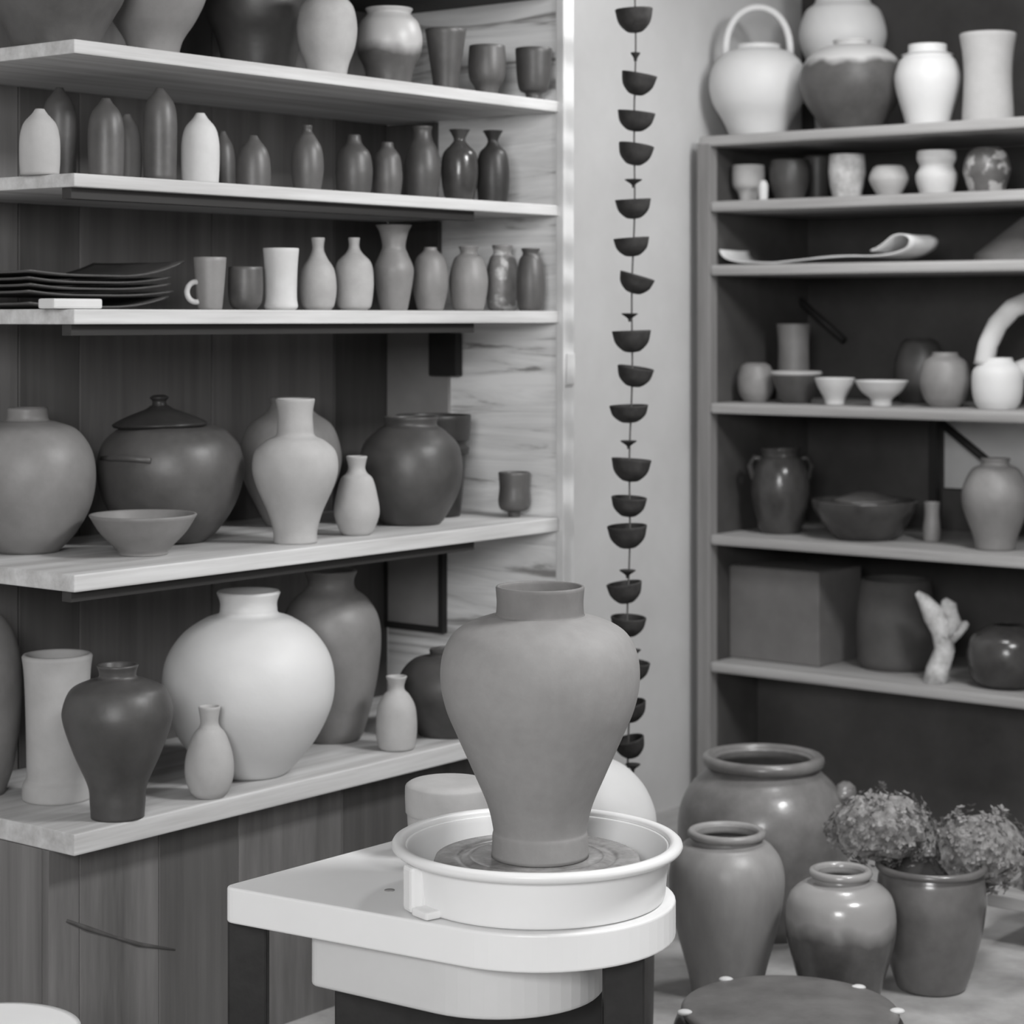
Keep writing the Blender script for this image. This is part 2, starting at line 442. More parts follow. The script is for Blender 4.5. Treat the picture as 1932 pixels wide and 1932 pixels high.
bm = bmesh.new(); prism(bm, d_outline(Vector((-.452, 3.385)), math.radians(50), .54, PC, .212, .022), TZ - .056, TZ, .004)
obj('tabletop', bm, MT['white'], w, smooth=False)
bm = bmesh.new(); prism(bm, d_outline(Vector((-.315, 3.34)), math.radians(50), .27, Vector((-.022, 3.335)), .163, .02), .374, TZ - .0565, .006)
obj('motor_housing', bm, MT['white2'], w, smooth=False)['label'] = 'pale grey motor housing under the tabletop'
for (x, y) in ((-.416, 3.432), (.166, 3.235), (-.10, 3.62)):
    bm = bmesh.new(); box(bm, x - .031, x + .031, y - .02, y + .02, 0, TZ - .0565, .004)
    obj('leg', bm, MT['black'], w, smooth=False)
boxobj('added_dark_panel', MT['black'], w, -.275, .14, 3.37, 3.41, .17, .373, .003)  # black slab added so the gap below the housing reads dark, no real bar
S = 3.33 / F
pan = vessel('splash_pan', spline([(.150, 0), (.190, 0, 'c'), (.196, .006), (.199, .04), (.2035, .078)], 5), .005, MT['white'], 96, None, w, loc=(PC.x, PC.y, TZ + .0005))
bm = bmesh.new(); tube(bm, [(.2125 * math.cos(2 * PI * k / 96), .2125 * math.sin(2 * PI * k / 96), .080) for k in range(96)], .0085, 10, closed=True, flat=(1.25, 1))
obj('pan_rim', bm, MT['white'], pan)
bm = bmesh.new(); box(bm, -.016, .016, -.012, .012, -.034, .034, .006)
cl = obj('clip', bm, MT['white'], pan, smooth=False); cl.location = (.207 * math.cos(math.radians(207)), .207 * math.sin(math.radians(207)), .036); cl.rotation_euler = (0, 0, math.radians(117))
bm = bmesh.new(); box(bm, -.02, .02, -.014, .014, -.006, .006, .004)
cl = obj('clip', bm, MT['white'], pan, smooth=False); cl.location = (.206 * math.cos(math.radians(217)), .206 * math.sin(math.radians(217)), .007); cl.rotation_euler = (0, 0, math.radians(127))
HZ = .060
prof = spline([(.14, HZ - .02), (.157, HZ - .018, 'c'), (.159, HZ - .010), (.156, HZ, 'c'), (.128, HZ + .001), (.118, HZ - .002), (.104, HZ + .002), (.09, HZ), (.01, HZ)], 4)
bm = bmesh.new(); lathe(bm, prof, 96, True, True)
obj('wheel_head', bm, MT['slurry'], w, loc=(PC.x, PC.y, TZ))['label'] = 'wheel head smeared with wet clay slurry'
bm = bmesh.new(); lathe(bm, [(.05, .006), (.05, HZ - .02)], 32, True, True); obj('shaft', bm, MT['white2'], w, loc=(PC.x, PC.y, TZ))
# screw mark on the tabletop
bm = bmesh.new(); lathe(bm, [(.008, 0), (.008, .001), (.004, .0015)], 16, True, True)
obj('screw', bm, MT['greyboard'], w, loc=((735 - CXP) / F * 3.36, 3.36, TZ))
# the vase
zv = TZ + HZ + .001
pot('vase', 'vase', 'large grey clay vase with short dark collar standing on the potter\'s wheel', 1020, None,
    [(92, None), (90, 1575), (89, 1560), (100, 1515), (127, 1452), (157, 1385), (178, 1335), (188, 1285), (185, 1238), (168, 1200), (140, 1178), (100, 1163), (85, 1160, 'c'), (83, 1155), (82, 1135), (84, 1108)],
    MT['clay'], splits=[('body', 1160), ('neck', None)], mats=[MT['clay'], MT['clayneck']], seg=96, t=.006, at=Vector(((1019 - CXP) / F * 3.33, 3.335, zv)))

# ------------------------------------------------------------------ shelf one (top left)
G = 'pots on the top left shelf'
pot('jar', 'jar', 'big grey jar at the far left of the top shelf', 105, 'L1', [(78, None), (92, 60), (112, 25), (126, 0), (136, -40), (112, -85), (60, -105)], MT['dim'], d=.17)
pot('jar', 'jar', 'grey jar second from the left on the top shelf', 290, 'L1', [(44, None), (54, 78), (78, 40), (97, 0), (104, -35), (92, -80), (50, -105)], MT['mid'], d=.17)
pot('jar', 'jar', 'dark wide jar behind the pale round jar on the top shelf', 488, 'L1', [(62, None), (78, 80), (96, 40), (102, 0), (84, -22), (50, -34)], MT['dark'], d=.32)
pot('jar', 'jar', 'pale round jar on the top shelf between a dark wide jar and a two-tone jar', 617, 'L1', [(36, None), (41, 122), (53, 88), (57, 52), (50, 14), (34, -6), (30, -18)], MT['midl'], d=.10)
pot('jar', 'jar', 'round jar with pale shoulder and dark base beside three cups on the top shelf', 734, 'L1',
    [(40, None), (47, 130), (60, 103), (63, 73), (56, 45), (44, 31), (41, 26), (45, 18)], M('two_tone_glaze', .09, rough=.4, var=.3, tone2=(.075, .10, .42), spec=.45), d=.15, splits=[('body', 28), ('neck', None)])
pot('tumbler', 'cup', 'dark flared tumbler, tallest of the three cups on the top shelf', 841, 'L1', [(22, None), (26, 145), (32, 105), (39, 57)], MT['dark'], d=.1)
pot('cup', 'cup', 'rounded grey cup, middle of the three cups on the top shelf', 919, 'L1', [(20, None), (24, 165), (33, 150), (36, 124), (34, 88)], MT['dim'], d=.08)
pot('cup', 'cup', 'dark footed cup at the right end of the top shelf', 1007, 'L1', [(15, None), (16, 177), (27, 170), (32, 145), (35, 93)], MT['dark'], d=.022, splits=[('foot', 176), ('bowl', None)])

# ------------------------------------------------------------------ shelf two
G = 'bottles on the second shelf'
def bullet(px, x0, top, mat, label, d=.1, w=None):
    hw = w; base = None
    pot('bottle', 'bottle', label, px, 'L2', [(hw * .95, None), (hw, top + 95), (hw * .98, top + 55), (hw * .8, top + 28), (hw * .4, top + 10), (hw * .22, top)], mat, d=d, group=G, closed=True)
bullet(75, 0, 206, MT['bisque'], 'pale pointed bottle at the near left end of the second shelf', .10, 38)
bullet(112, 0, 166, MT['dim'], 'dim bottle behind the pale pointed one at the left end of the second shelf', .30, 32)
bullet(200, 0, 186, MT['dim'], 'dark dome-topped bottle third from left on the second shelf', .10, 34)
bullet(241, 0, 216, MT['mid'], 'slim grey bottle half hidden by a dark bottle on the second shelf', .17, 26)
bullet(302, 0, 166, MT['dim'], 'tallest dark bottle on the second shelf, left of the white one', .11, 32)
bullet(378, 0, 214, MT['bisque2'], 'white bullet-shaped bottle on the second shelf', .08, 36)
bullet(420, 0, 248, MT['dim'], 'small dim bottle peeping out behind the white one on the second shelf', .22, 24)
bullet(478, 0, 256, MT['dim'], 'short grey bottle right of the white one on the second shelf', .10, 33)
def bottle(px, shelf, rows, mat, label, d, group, splits=None, **k):
    return pot('bottle', 'bottle', label, px, shelf, rows, mat, d=d, group=group, splits=splits, **k)
bottle(580, 'L2', [(24, None), (28, 345), (31, 315), (27, 280), (15, 258), (9, 248), (10, 238)], MT['dim'], 'grey bottle with tiny top in the middle of the second shelf', .1, G, [('body', 256), ('neck', None)])
bottle(668, 'L2', [(30, None), (34, 345), (35, 320), (30, 290), (16, 272), (12, 256)], MT['dark'], 'dark bottle left of two leaner dark ones on the second shelf', .12, G, [('body', 272), ('neck', None)])
bottle(731, 'L2', [(24, None), (28, 345), (28, 325), (24, 296), (13, 280), (11, 270)], MT['dim'], 'low shiny dark bottle on the second shelf, fourth from its right end', .12, G, [('body', 281), ('neck', None)])
bottle(797, 'L2', [(26, None), (33, 345), (35, 318), (29, 285), (20, 265), (17, 250), (19, 240)], MT['dark'], 'dark wide-necked vase third from the right end of the second shelf', .12, G, [('body', 268), ('neck', None)])
LIP = [(26, None), (33, 350), (35, 318), (31, 290), (17, 274), (11, 264), (16, 252), (20, 246)]
bottle(867, 'L2', LIP, MT['gdark'], 'shiny dark bottle with flared lip second from the right end of the second shelf', .1, G, [('body', 273), ('neck', None)])
bottle(930, 'L2', [(27, None), (31, 350), (31, 318), (26, 290), (14, 276), (10, 266), (15, 254), (19, 248)], MT['darker'], 'blackest bottle with flared lip at the right end of the second shelf', .08, G, [('body', 275), ('neck', None)])

# ------------------------------------------------------------------ shelf three
zs = LZ[3]
sp_ = spot('L3', 165, .26); s3 = sp_.y / F
names = ['lowest of the stacked dark platters at the left of the third shelf', 'second platter from the bottom of the dark stack on the third shelf',
         'third platter from the bottom of the dark stack on the third shelf', 'fourth platter from the bottom of the dark stack on the third shelf',
         'topmost dark platter of the stack on the third shelf, its edge curling up']
def Lt(px, d): return (LP(px, d) - P0).dot(uL)
for k in range(5):
    bm = bmesh.new(); x0 = max(.01, Lt((-20, 5, -8, 12, 20)[k], .13)); x1 = Lt((318, 330, 322, 326, 348)[k], .13); L_ = x1 - x0; n0 = 30; tk = .0038
    yA, yB = .13 + .004 * (k % 2), .40 - .005 * (k % 3)
    def zf(u, w, k=k):
        a = max(0, u - .55) / .45; b = max(0, .35 - u) / .35; c = abs(w - .5) * 2
        return ((.020, .009, .011, .012, .030)[k]) * a ** 2.2 + .007 * b ** 2 + .002 * c ** 4
    lay = []
    for side in (0, 1):
        lay.append([[bm.verts.new((L_ * (i / n0 - .5), yA + (yB - yA) * j / 10 - .265, zf(i / n0, j / 10) + side * tk)) for j in range(11)] for i in range(n0 + 1)])
    for side in (0, 1):
        for i in range(n0):
            for j in range(10): bm.faces.new((lay[side][i][j], lay[side][i + 1][j], lay[side][i + 1][j + 1], lay[side][i][j + 1]))
    ring = [(i, 0) for i in range(n0)] + [(n0, j) for j in range(10)] + [(i, 10) for i in range(n0, 0, -1)] + [(0, j) for j in range(10, 0, -1)]
    for a, b in zip(ring, ring[1:] + ring[:1]): bm.faces.new((lay[0][a[0]][a[1]], lay[0][b[0]][b[1]], lay[1][b[0]][b[1]], lay[1][a[0]][a[1]]))
    bmesh.ops.recalc_face_normals(bm, faces=bm.faces[:])
    c = P0 + uL * (x0 + x1) / 2 - nL * .265
    o = obj('platter', bm, MT['dark'], loc=(c.x, c.y, zs + .0008 + (0, .0215, .0335, .0455, .058)[k])); o.rotation_euler = (0, 0, rotL)
    tag(o, names[k], 'platter', 'platters stacked on the third shelf')
q = spot('L3', 133, .035); bm = bmesh.new(); box(bm, -.055, .055, -.022, .022, 0, .018, .004)
o = obj('tile', bm, MT['paper'], smooth=False, loc=q + Vector((0, 0, .0005))); o.rotation_euler = (0, 0, rotL); tag(o, 'small white flat tile lying before the platters on the third shelf', 'tile')
def t1parts(e, s, zz):
    bm = bmesh.new(); pts = []
    cx, cy = -33 * s, -12 * s
    for k in range(15):
        a = math.radians(70 + 220 * k / 14); pts.append((-24 * s + 17 * s * math.cos(a), -14 * s, zz(551) + 19 * s * math.sin(a)))
    tube(bm, pts, 5.5 * s, 10); obj('handle', bm, MT['bisque2'], e)['label'] = 'white loop handle'
pot('tumbler', 'cup', 'grey flared tumbler with a white loop handle beside the platters, third shelf', 396, 'L3', [(22, None), (24, 575), (28, 530), (31, 487)], MT['mid'], d=.09, parts=t1parts)
pot('cup', 'cup', 'short dark grey cup left of the white beaker on the third shelf', 463, 'L3', [(20, None), (30, 572), (33, 545), (32, 505)], MT['dim'], d=.10)
pot('beaker', 'cup', 'tall white beaker on the third shelf', 530, 'L3', [(28, None), (32, 578), (30, 560), (31, 510), (34, 470)], MT['bisque2'], d=.08, splits=[('foot', 574), ('body', None)])
G = 'vases on the third shelf'
def vase(px, rows, mat, label, d, sy):
    pot('vase', 'vase', label, px, 'L3', rows, mat, d=d, group=G, splits=[('body', sy), ('neck', None)])
vase(600, [(24, None), (31, 575), (35, 545), (31, 510), (18, 488), (11, 470), (13, 450)], MT['midl'], 'pale narrow-necked bottle vase next to the white beaker, third shelf', .10, 486)
vase(668, [(25, None), (33, 575), (37, 535), (33, 498), (16, 478), (10, 466), (11, 450)], MT['midl'], 'plump pale vase with thin neck, second narrow-necked one on the third shelf', .10, 478)
vase(743, [(25, None), (28, 575), (36, 530), (37, 505), (27, 480), (22, 465), (27, 440), (34, 426)], MT['mid'], 'grey vase with wide flared mouth, tallest on the third shelf', .12, 476)
vase(812, [(22, None), (26, 580), (33, 545), (33, 515), (27, 488), (14, 474), (12, 468)], MT['mid'], 'grey egg-shaped vase right of the flared one on the third shelf', .12, 480)
vase(884, [(25, None), (30, 580), (36, 545), (36, 520), (28, 490), (17, 480), (16, 474), (19, 466)], MT['mid'], 'round grey jar with dark short neck, third from the right on the third shelf', .10, 482)
pot('vase', 'vase', 'mottled jar with pale flecks, second from the right on the third shelf', 948, 'L3', [(22, None), (28, 578), (32, 540), (31, 515), (24, 488), (17, 478), (20, 464)], MT['mottled'], d=.115, group=G, splits=[('body', 482), ('neck', None)])
vase(1001, [(20, None), (24, 578), (27, 545), (26, 515), (21, 490), (15, 480), (18, 470)], MT['dim'], 'dark jar at the right end of the third shelf', .03, 484)

# ------------------------------------------------------------------ shelf four
pot('jar', 'jar', 'big round grey jar at the left end of the fourth shelf', 52, 'L4', [(58, None), (92, 1004), (118, 955), (127, 900), (119, 850), (92, 812), (56, 797), (40, 792), (38, 772)], MT['mid'], by=1041, splits=[('body', 796), ('neck', None)], seg=64)
def lidparts(e, s, zz):
    bm = bmesh.new(); lathe(bm, spline([(86 * s, zz(805)), (88 * s, zz(798)), (60 * s, zz(784)), (28 * s, zz(772)), (17 * s, zz(765))], 4), 48, True, True); ld = obj('lid', bm, MT['darker'], e); ld.location.x = -16 * s; ld.rotation_euler.y = -.02
    bm = bmesh.new(); lathe(bm, spline([(15 * s, zz(766)), (13 * s, zz(757)), (18 * s, zz(750)), (10 * s, zz(745))], 4), 24, True, True); obj('knob', bm, MT['darker'], ld)
    bm = bmesh.new(); tube(bm, [(-118 * s, -60 * s, zz(862)), (-95 * s, -100 * s, zz(858)), (-60 * s, -126 * s, zz(857)), (-15 * s, -139 * s, zz(860))], 5.5 * s, 8); obj('lug', bm, MT['dim'], e)['label'] = 'ridge across the front'
pot('lidded_jar', 'jar', 'big dark lidded jar behind the bowl on the fourth shelf', 322, 'L4', [(62, None), (88, 1002), (122, 950), (138, 890), (130, 842), (106, 814), (84, 805)], MT['dim'], by=1022, seg=64, closed=True, parts=lidparts)
pot('jar', 'jar', 'grey jar standing behind the white long-necked vase on the fourth shelf', 548, 'L4', [(45, None), (62, 960), (90, 900), (96, 855), (80, 805), (48, 780), (38, 765), (40, 752)], MT['mid'], d=.34, splits=[('body', 780), ('neck', None)])
pot('vase', 'vase', 'white shouldered vase with tall straight neck on the fourth shelf', 557, 'L4', [(41, None), (42, 1000), (52, 965), (72, 920), (81, 885), (76, 852), (56, 832), (37, 822), (34, 805), (33, 780), (37, 754)], MT['bisque'], by=1024, splits=[('body', 824), ('neck', None)], seg=64)
pot('bowl', 'bowl', 'shallow grey bowl at the front of the fourth shelf before the lidded jar', 270, 'L4', [(46, None), (50, 1036), (80, 1005), (101, 972)], MT['mid'], by=1046, splits=[('foot', 1036), ('body', None)], seg=64)
pot('bottle', 'bottle', 'small pale bottle with flared lip between white vase and dark jar, fourth shelf', 673, 'L4', [(26, None), (33, 1000), (43, 970), (40, 940), (31, 905), (20, 893), (16, 882), (20, 862)], MT['bisque'], by=1009, splits=[('body', 894), ('neck', None)])
pot('jar', 'jar', 'dark round jar with wide short neck at the right of the fourth shelf', 775, 'L4', [(55, None), (66, 975), (90, 930), (98, 885), (90, 840), (64, 812), (50, 802), (52, 788)], MT['dark'], by=988, splits=[('body', 806), ('neck', None)], seg=64)
pot('flowerpot', 'pot', 'dark flowerpot with broad collar behind the dark round jar on the fourth shelf', 818, 'L4', [(50, None), (54, 940), (62, 860), (66, 856, 'c'), (68, 845, 'c'), (62, 838, 'c'), (64, 832, 'c'), (68, 826), (71, 784)], MT['darker'], d=.25, splits=[('body', 838), ('collar', None)])
pot('cup', 'cup', 'small dark footed cup alone at the right end of the fourth shelf', 970, 'L4', [(11, None), (12, 966, 'c'), (26, 960), (30, 945), (28, 920), (30, 892)], MT['dim'], by=975, splits=[('foot', 966), ('body', None)])

# ------------------------------------------------------------------ shelf five
pot('jar', 'jar', 'grey jar cut by the left edge of the photo on the lowest shelf', -52, 'L5', [(60, None), (78, 1440), (90, 1340), (88, 1240), (68, 1180), (40, 1150)], MT['mid'], by=1497)
pot('cylinder_vase', 'vase', 'pale upright cylinder vase on a thick foot ring, left on the lowest shelf', 108, 'L5', [(64, None), (66, 1500), (64, 1478), (58, 1466), (57, 1440), (59, 1340), (62, 1270), (66, 1238)], MT['bisque'], by=1506, splits=[('foot', 1466), ('body', None)], t=.012)
pot('vase', 'vase', 'dark grey shouldered vase at the front left of the lowest shelf', 222, 'L5', [(50, None), (52, 1515), (56, 1480), (82, 1420), (101, 1365), (103, 1335), (88, 1300), (56, 1284), (37, 1278), (35, 1268), (39, 1256)], MT['dark'], by=1541, splits=[('body', 1280), ('neck', None)], seg=64)
pot('moon_jar', 'jar', 'big white round moon jar on the lowest shelf', 469, 'L5', [(58, None), (76, 1454), (122, 1402), (154, 1340), (162, 1288), (153, 1238), (124, 1195), (85, 1168), (58, 1158), (54, 1148), (54, 1135), (60, 1118)], MT['moon'], by=1459, splits=[('body', 1160), ('neck', None)], seg=96)
pot('bottle', 'bottle', 'small pale bottle standing before the white moon jar, lowest shelf', 395, 'L5', [(28, None), (38, 1490), (46, 1460), (44, 1425), (32, 1388), (20, 1372), (17, 1360), (21, 1334)], MT['bisque'], by=1503, splits=[('body', 1374), ('neck', None)])
pot('tall_vase', 'vase', 'tall grey vase rising behind the moon jar to the shelf above', 624, 'L5', [(55, None), (66, 1370), (86, 1290), (95, 1215), (90, 1165), (70, 1130), (48, 1112), (44, 1095), (50, 1078)], MT['mid'], by=1394, splits=[('body', 1116), ('neck', None)], seg=64)
pot('bottle', 'bottle', 'small pale bottle with pinched lip near the right of the lowest shelf', 748, 'L5', [(28, None), (35, 1408), (39, 1375), (36, 1335), (25, 1312), (16, 1302), (15, 1292), (20, 1277)], MT['bisque'], by=1413, splits=[('body', 1306), ('neck', None)])
pot('jar', 'jar', 'dark round jar half hidden by the vase on the wheel, lowest shelf', 848, 'L5', [(58, None), (72, 1360), (95, 1310), (93, 1272), (70, 1245), (40, 1236), (38, 1226)], MT['dark'], by=1384)

# ------------------------------------------------------------------ right cabinet contents
def hoop(px_l, px_r, top, y0, rad, flat=None, mat=None):
    def f(e, s, zz):
        bm = bmesh.new(); hw = (px_r - px_l) / 2 * s; pts = []
        for k in range(21):
            a = PI * k / 20; pts.append((-hw * math.cos(a), 0, zz(y0) + (zz(top) - zz(y0)) * math.sin(a) ** .8))
        tube(bm, pts, rad * s, 12, flat=flat); obj('handle', bm, mat or MT['moon'], e)
    return f
pot('handled_pot', 'pot', 'white round pot with a tall loop handle at the left of the top cabinet shelf', 1430, 'R1', [(52, None), (66, 228), (85, 195), (92, 160), (85, 126), (64, 102), (44, 95), (42, 87)], MT['moon'], d=.14, parts=hoop(1378, 1500, 14, 105, 7), splits=[('body', 97), ('neck', None)])
pot('gourd_vase', 'vase', 'white bulging vase standing behind the dark splashed pot, top cabinet shelf', 1590, 'R1', [(50, None), (54, 200), (62, 130), (78, 90), (82, 60), (70, 22), (52, 5), (50, -30), (56, -60)], MT['moon'], d=.40, splits=[('body', 4), ('neck', None)])
pot('jar', 'jar', 'dark jar with white splashed shoulder on the top cabinet shelf', 1607, 'R1', [(52, None), (66, 225), (89, 190), (98, 155), (89, 118), (62, 94), (34, 86), (36, 78)], M('splashed_glaze', .085, rough=.5, var=.3, tone2=(.18, .20, .52), spec=.4), d=.13, splits=[('body', 87), ('neck', None)])
pot('jar', 'jar', 'white jar with ridged shoulder beside the straight white vase, top cabinet shelf', 1750, 'R1', [(40, None), (46, 215), (58, 175), (62, 145), (54, 118), (46, 108), (49, 104, 'c'), (36, 100, 'c'), (36, 86)], MT['moon'], d=.13, splits=[('body', 102), ('neck', None)])
pot('cylinder_vase', 'vase', 'straight white waisted vase at the right end of the top cabinet shelf', 1864, 'R1', [(48, None), (48, 215), (45, 150), (47, 105), (53, 66)], MT['bisque'], d=.13, t=.01)
G = 'small cups on the second cabinet shelf'
def small(px, rows, mat, label, name='cup', cat='cup', d=.12, shelf='R2', **k): pot(name, cat, label, px, shelf, rows, mat, d=d, group=G, **k)
small(1412, [(16, None), (20, 364), (29, 352), (31, 335), (30, 313)], MT['bisque'], 'pale cup at the left end of the second cabinet shelf')
small(1440, [(8, None), (9, 365), (9, 350), (5, 341)], MT['moon'], 'tiny white bottle before the leftmost cup, second cabinet shelf', 'tiny_bottle', 'bottle', .06, closed=True)
small(1490, [(26, None), (36, 350), (38, 325), (36, 303)], MT['dark'], 'dark cup second from the left on the second cabinet shelf', d=.16)
small(1542, [(20, None), (24, 345), (26, 320), (25, 296)], MT['dim'], 'dim narrow cup behind the textured one on the second cabinet shelf', d=.31)
small(1598, [(26, None), (32, 350), (35, 325), (33, 293)], MT['textured'], 'pale rough-textured cup on the second cabinet shelf')
small(1677, [(20, None), (34, 348), (37, 335), (30, 318), (25, 314)], MT['bisque'], 'low squat pale pot right of the textured cup, second cabinet shelf', 'low_pot', 'pot')
small(1767, [(30, None), (38, 345), (39, 330), (33, 318), (32, 312), (37, 300), (36, 286)], MT['bisque2'], 'pale ridged pot with pinched waist on the second cabinet shelf', 'ridged_pot', 'pot')
small(1862, [(32, None), (42, 335), (44, 315), (36, 290), (24, 280)], MT['mottledd'], 'dark mottled pot at the right end of the second cabinet shelf', 'mottled_pot', 'pot')
# sheet of cloth on the third cabinet shelf
path = [(1356, 474), (1358, 482), (1366, 490), (1382, 495), (1405, 497), (1440, 497), (1490, 491), (1540, 487), (1590, 486), (1640, 487), (1680, 482), (1706, 470), (1712, 455), (1700, 447), (1682, 450), (1662, 466), (1640, 480)]
bm = bmesh.new()
sm = spline([(a, b) for a, b in path], 5); rows = []
base = RP(1500, .1); s_ = base.y / F
for (a, b) in sm:
    v0 = Rloc(a, .03, b); v0.z = max(v0.z, RZ[3] + .005)
    rows.append([bm.verts.new((v0.x + .004 + dy * .15, .03 + dy, v0.z + .004 * math.sin(dy * 30 + a * .02) * (1 if b > 475 else .3) + .004)) for dy in (0, .025, .05, .075, .10, .125)])
for A, B in zip(rows, rows[1:]):
    for j in range(5): bm.faces.new((A[j], A[j + 1], B[j + 1], B[j]))
o = obj('cloth', bm, MT['paper'], loc=(Q0.x, Q0.y, 0)); o.rotation_euler = (0, 0, rotR)
sd = o.modifiers.new('thick', 'SOLIDIFY'); sd.thickness = .004; sd.offset = 1
tag(o, 'white cloth sheet with curled ends lying along the third cabinet shelf', 'cloth')
pot('bowl', 'bowl', 'pale conical bowl turned upside down at the right of the third cabinet shelf', 1950, 'R3', [(112, None), (110, 480, 'c'), (24, 412, 'c'), (18, 409)], MT['mid'], d=.30, closed=True)
# fourth cabinet shelf
def strap(e, s, zz):
    bm = bmesh.new()
    P = [(-26, 690), (-18, 650), (0, 612), (28, 582), (66, 566), (98, 574), (116, 604), (110, 648), (80, 684), (40, 700)]
    Q = []
    for i in range(len(P) - 1):
        for k in range(4):
            t = k / 4; Q.append((P[i][0] * (1 - t) + P[i + 1][0] * t, P[i][1] * (1 - t) + P[i + 1][1] * t))
    Q.append(P[-1])
    c = Vector((math.cos(0), math.sin(0)))
    tube(bm, [(a * s, 0, zz(b)) for a, b in Q], 19 * s, 12, flat=(1.0, 1.0)); obj('handle', bm, MT['bisque2'], e)
G = 'bowls on the fourth cabinet shelf'
pot('jar', 'jar', 'small round grey jar at the left end of the fourth cabinet shelf', 1426, 'R4', [(22, None), (32, 740), (35, 715), (28, 692), (20, 686)], MT['mid'], d=.13)
pot('cylinder_vase', 'vase', 'grey cylinder vase at the back of the fourth cabinet shelf', 1497, 'R4', [(32, None), (32, 745), (29, 660), (32, 612)], MT['mid'], d=.27)
pot('bowl', 'bowl', 'dark bowl with pale rim before the grey cylinder on the fourth cabinet shelf', 1502, 'R4', [(26, None), (34, 745), (44, 716), (46, 704)], MT['dark'], d=.13, group=G, rim=(45, 704, 4, MT['bisque']))
pot('bowl', 'bowl', 'small white bowl between dark bowl and wide white bowl, fourth cabinet shelf', 1575, 'R4', [(18, None), (20, 752), (32, 730), (38, 714)], MT['bisque2'], d=.10, group=G, splits=[('foot', 752), ('body', None)])
pot('bowl', 'bowl', 'wide white bowl on a narrow foot, fourth cabinet shelf', 1663, 'R4', [(20, None), (20, 754), (38, 738), (50, 719)], MT['bisque2'], d=.10, group=G, splits=[('foot', 752), ('body', None)])
pot('jar', 'jar', 'dim big jar at the back of the fourth cabinet shelf', 1735, 'R4', [(32, None), (44, 730), (48, 690), (36, 650), (26, 640)], MT['dark'], d=.38)
pot('jar', 'jar', 'round grey jar left of the white handled pot on the fourth cabinet shelf', 1783, 'R4', [(28, None), (40, 750), (48, 720), (42, 686), (26, 672), (24, 666)], MT['mid'], d=.15)
pot('handled_pot', 'pot', 'white pot with a very large strap handle on the fourth cabinet shelf, right', 1882, 'R4', [(36, None), (44, 755), (48, 730), (46, 700), (30, 682), (28, 676)], MT['moon'], d=.13, parts=strap)
# fifth cabinet shelf
def lugs(e, s, zz):
    for sx in (-1, 1):
        bm = bmesh.new(); tube(bm, [(sx * 34 * s, -6 * s, zz(866)), (sx * 50 * s, -8 * s, zz(862)), (sx * 58 * s, -8 * s, zz(878)), (sx * 52 * s, -6 * s, zz(900)), (sx * 44 * s, -4 * s, zz(904))], 6 * s, 8); obj('lug', bm, MT['gdark'], e)
pot('lug_jar', 'jar', 'glossy black jar with two lugs at the left of the fifth cabinet shelf', 1472, 'R5', [(38, None), (46, 980), (55, 930), (52, 890), (42, 866), (36, 858), (40, 846)], MT['gdark'], d=.16, parts=lugs, splits=[('body', 858), ('neck', None)])
def bowllid(e, s, zz):
    bm = bmesh.new(); lathe(bm, spline([(60 * s, zz(945)), (56 * s, zz(941)), (34 * s, zz(934)), (20 * s, zz(929)), (3 * s, zz(927))], 3), 32, True, True); obj('lid', bm, MT['dim'], e)
pot('lidded_bowl', 'bowl', 'wide dark lidded bowl beside the glossy black jar, fifth cabinet shelf', 1632, 'R5', [(52, None), (66, 1005), (94, 965), (100, 945)], MT['gdark'], d=.16, parts=bowllid)
pot('slim_vase', 'vase', 'slim dim vase between the lidded bowl and the pale vase, fifth cabinet shelf', 1758, 'R5', [(16, None), (17, 1000), (14, 970), (15, 948)], MT['mid'], d=.22)
pot('vase', 'vase', 'pale grey vase at the right end of the fifth cabinet shelf', 1878, 'R5', [(36, None), (42, 1010), (60, 960), (62, 925), (46, 888), (26, 876), (28, 866)], MT['mid'], d=.13, splits=[('body', 878), ('neck', None)])
bm = bmesh.new(); a = Rloc(1782, .5, 920); b = Rloc(1975, .5, 795)
box(bm, a.x, b.x, .50, .51, a.z, b.z)
o = obj('white_card', bm, MT['paper'], smooth=False, loc=(Q0.x, Q0.y, 0)); o.rotation_euler = (0, 0, rotR)
tag(o, 'white card panel fixed behind the black brace, back of the fifth cabinet shelf', 'card')
# sixth cabinet shelf
a = Rloc(1376, .10, 1256); b = Rloc(1545, .10, 1082)
e = thing('box', 'plain grey cardboard box at the left of the lowest cabinet shelf', 'box', (Q0.x, Q0.y, 0), rotR)
boxobj('carton', MT['card'], e, a.x, b.x, .10, .34, RZ[6] + .0005, b.z, .004)
boxobj('flap', MT['card'], e, a.x + .004, b.x - .004, .104, .20, b.z, b.z + .003, .001)
pot('crock', 'crock', 'dim tapering crock behind the forked white branch on the lowest cabinet shelf', 1690, 'R6', [(66, None), (72, 1240), (74, 1170), (68, 1110), (64, 1094)], M('dim_crock', .085, rough=.7, var=.2), d=.24)
q = spot('R6', 1772, .08); s = q.y / F
bm = bmesh.new()
def br(P, R): tube(bm, [((a - 1772) * s, c * s, (H - (b - HOR) * s) - q.z) for a, b, c in P], [r * s for r in R], 10)
br([(1764, 1296, 0), (1770, 1262, 2), (1782, 1225, -2), (1780, 1190, 3), (1762, 1160, 0), (1742, 1130, 0), (1730, 1118, 2)], [24, 22, 20, 23, 22, 12, 5])
br([(1782, 1200, 0), (1795, 1172, -4), (1788, 1142, -6), (1780, 1130, -6)], [18, 20, 16, 6])
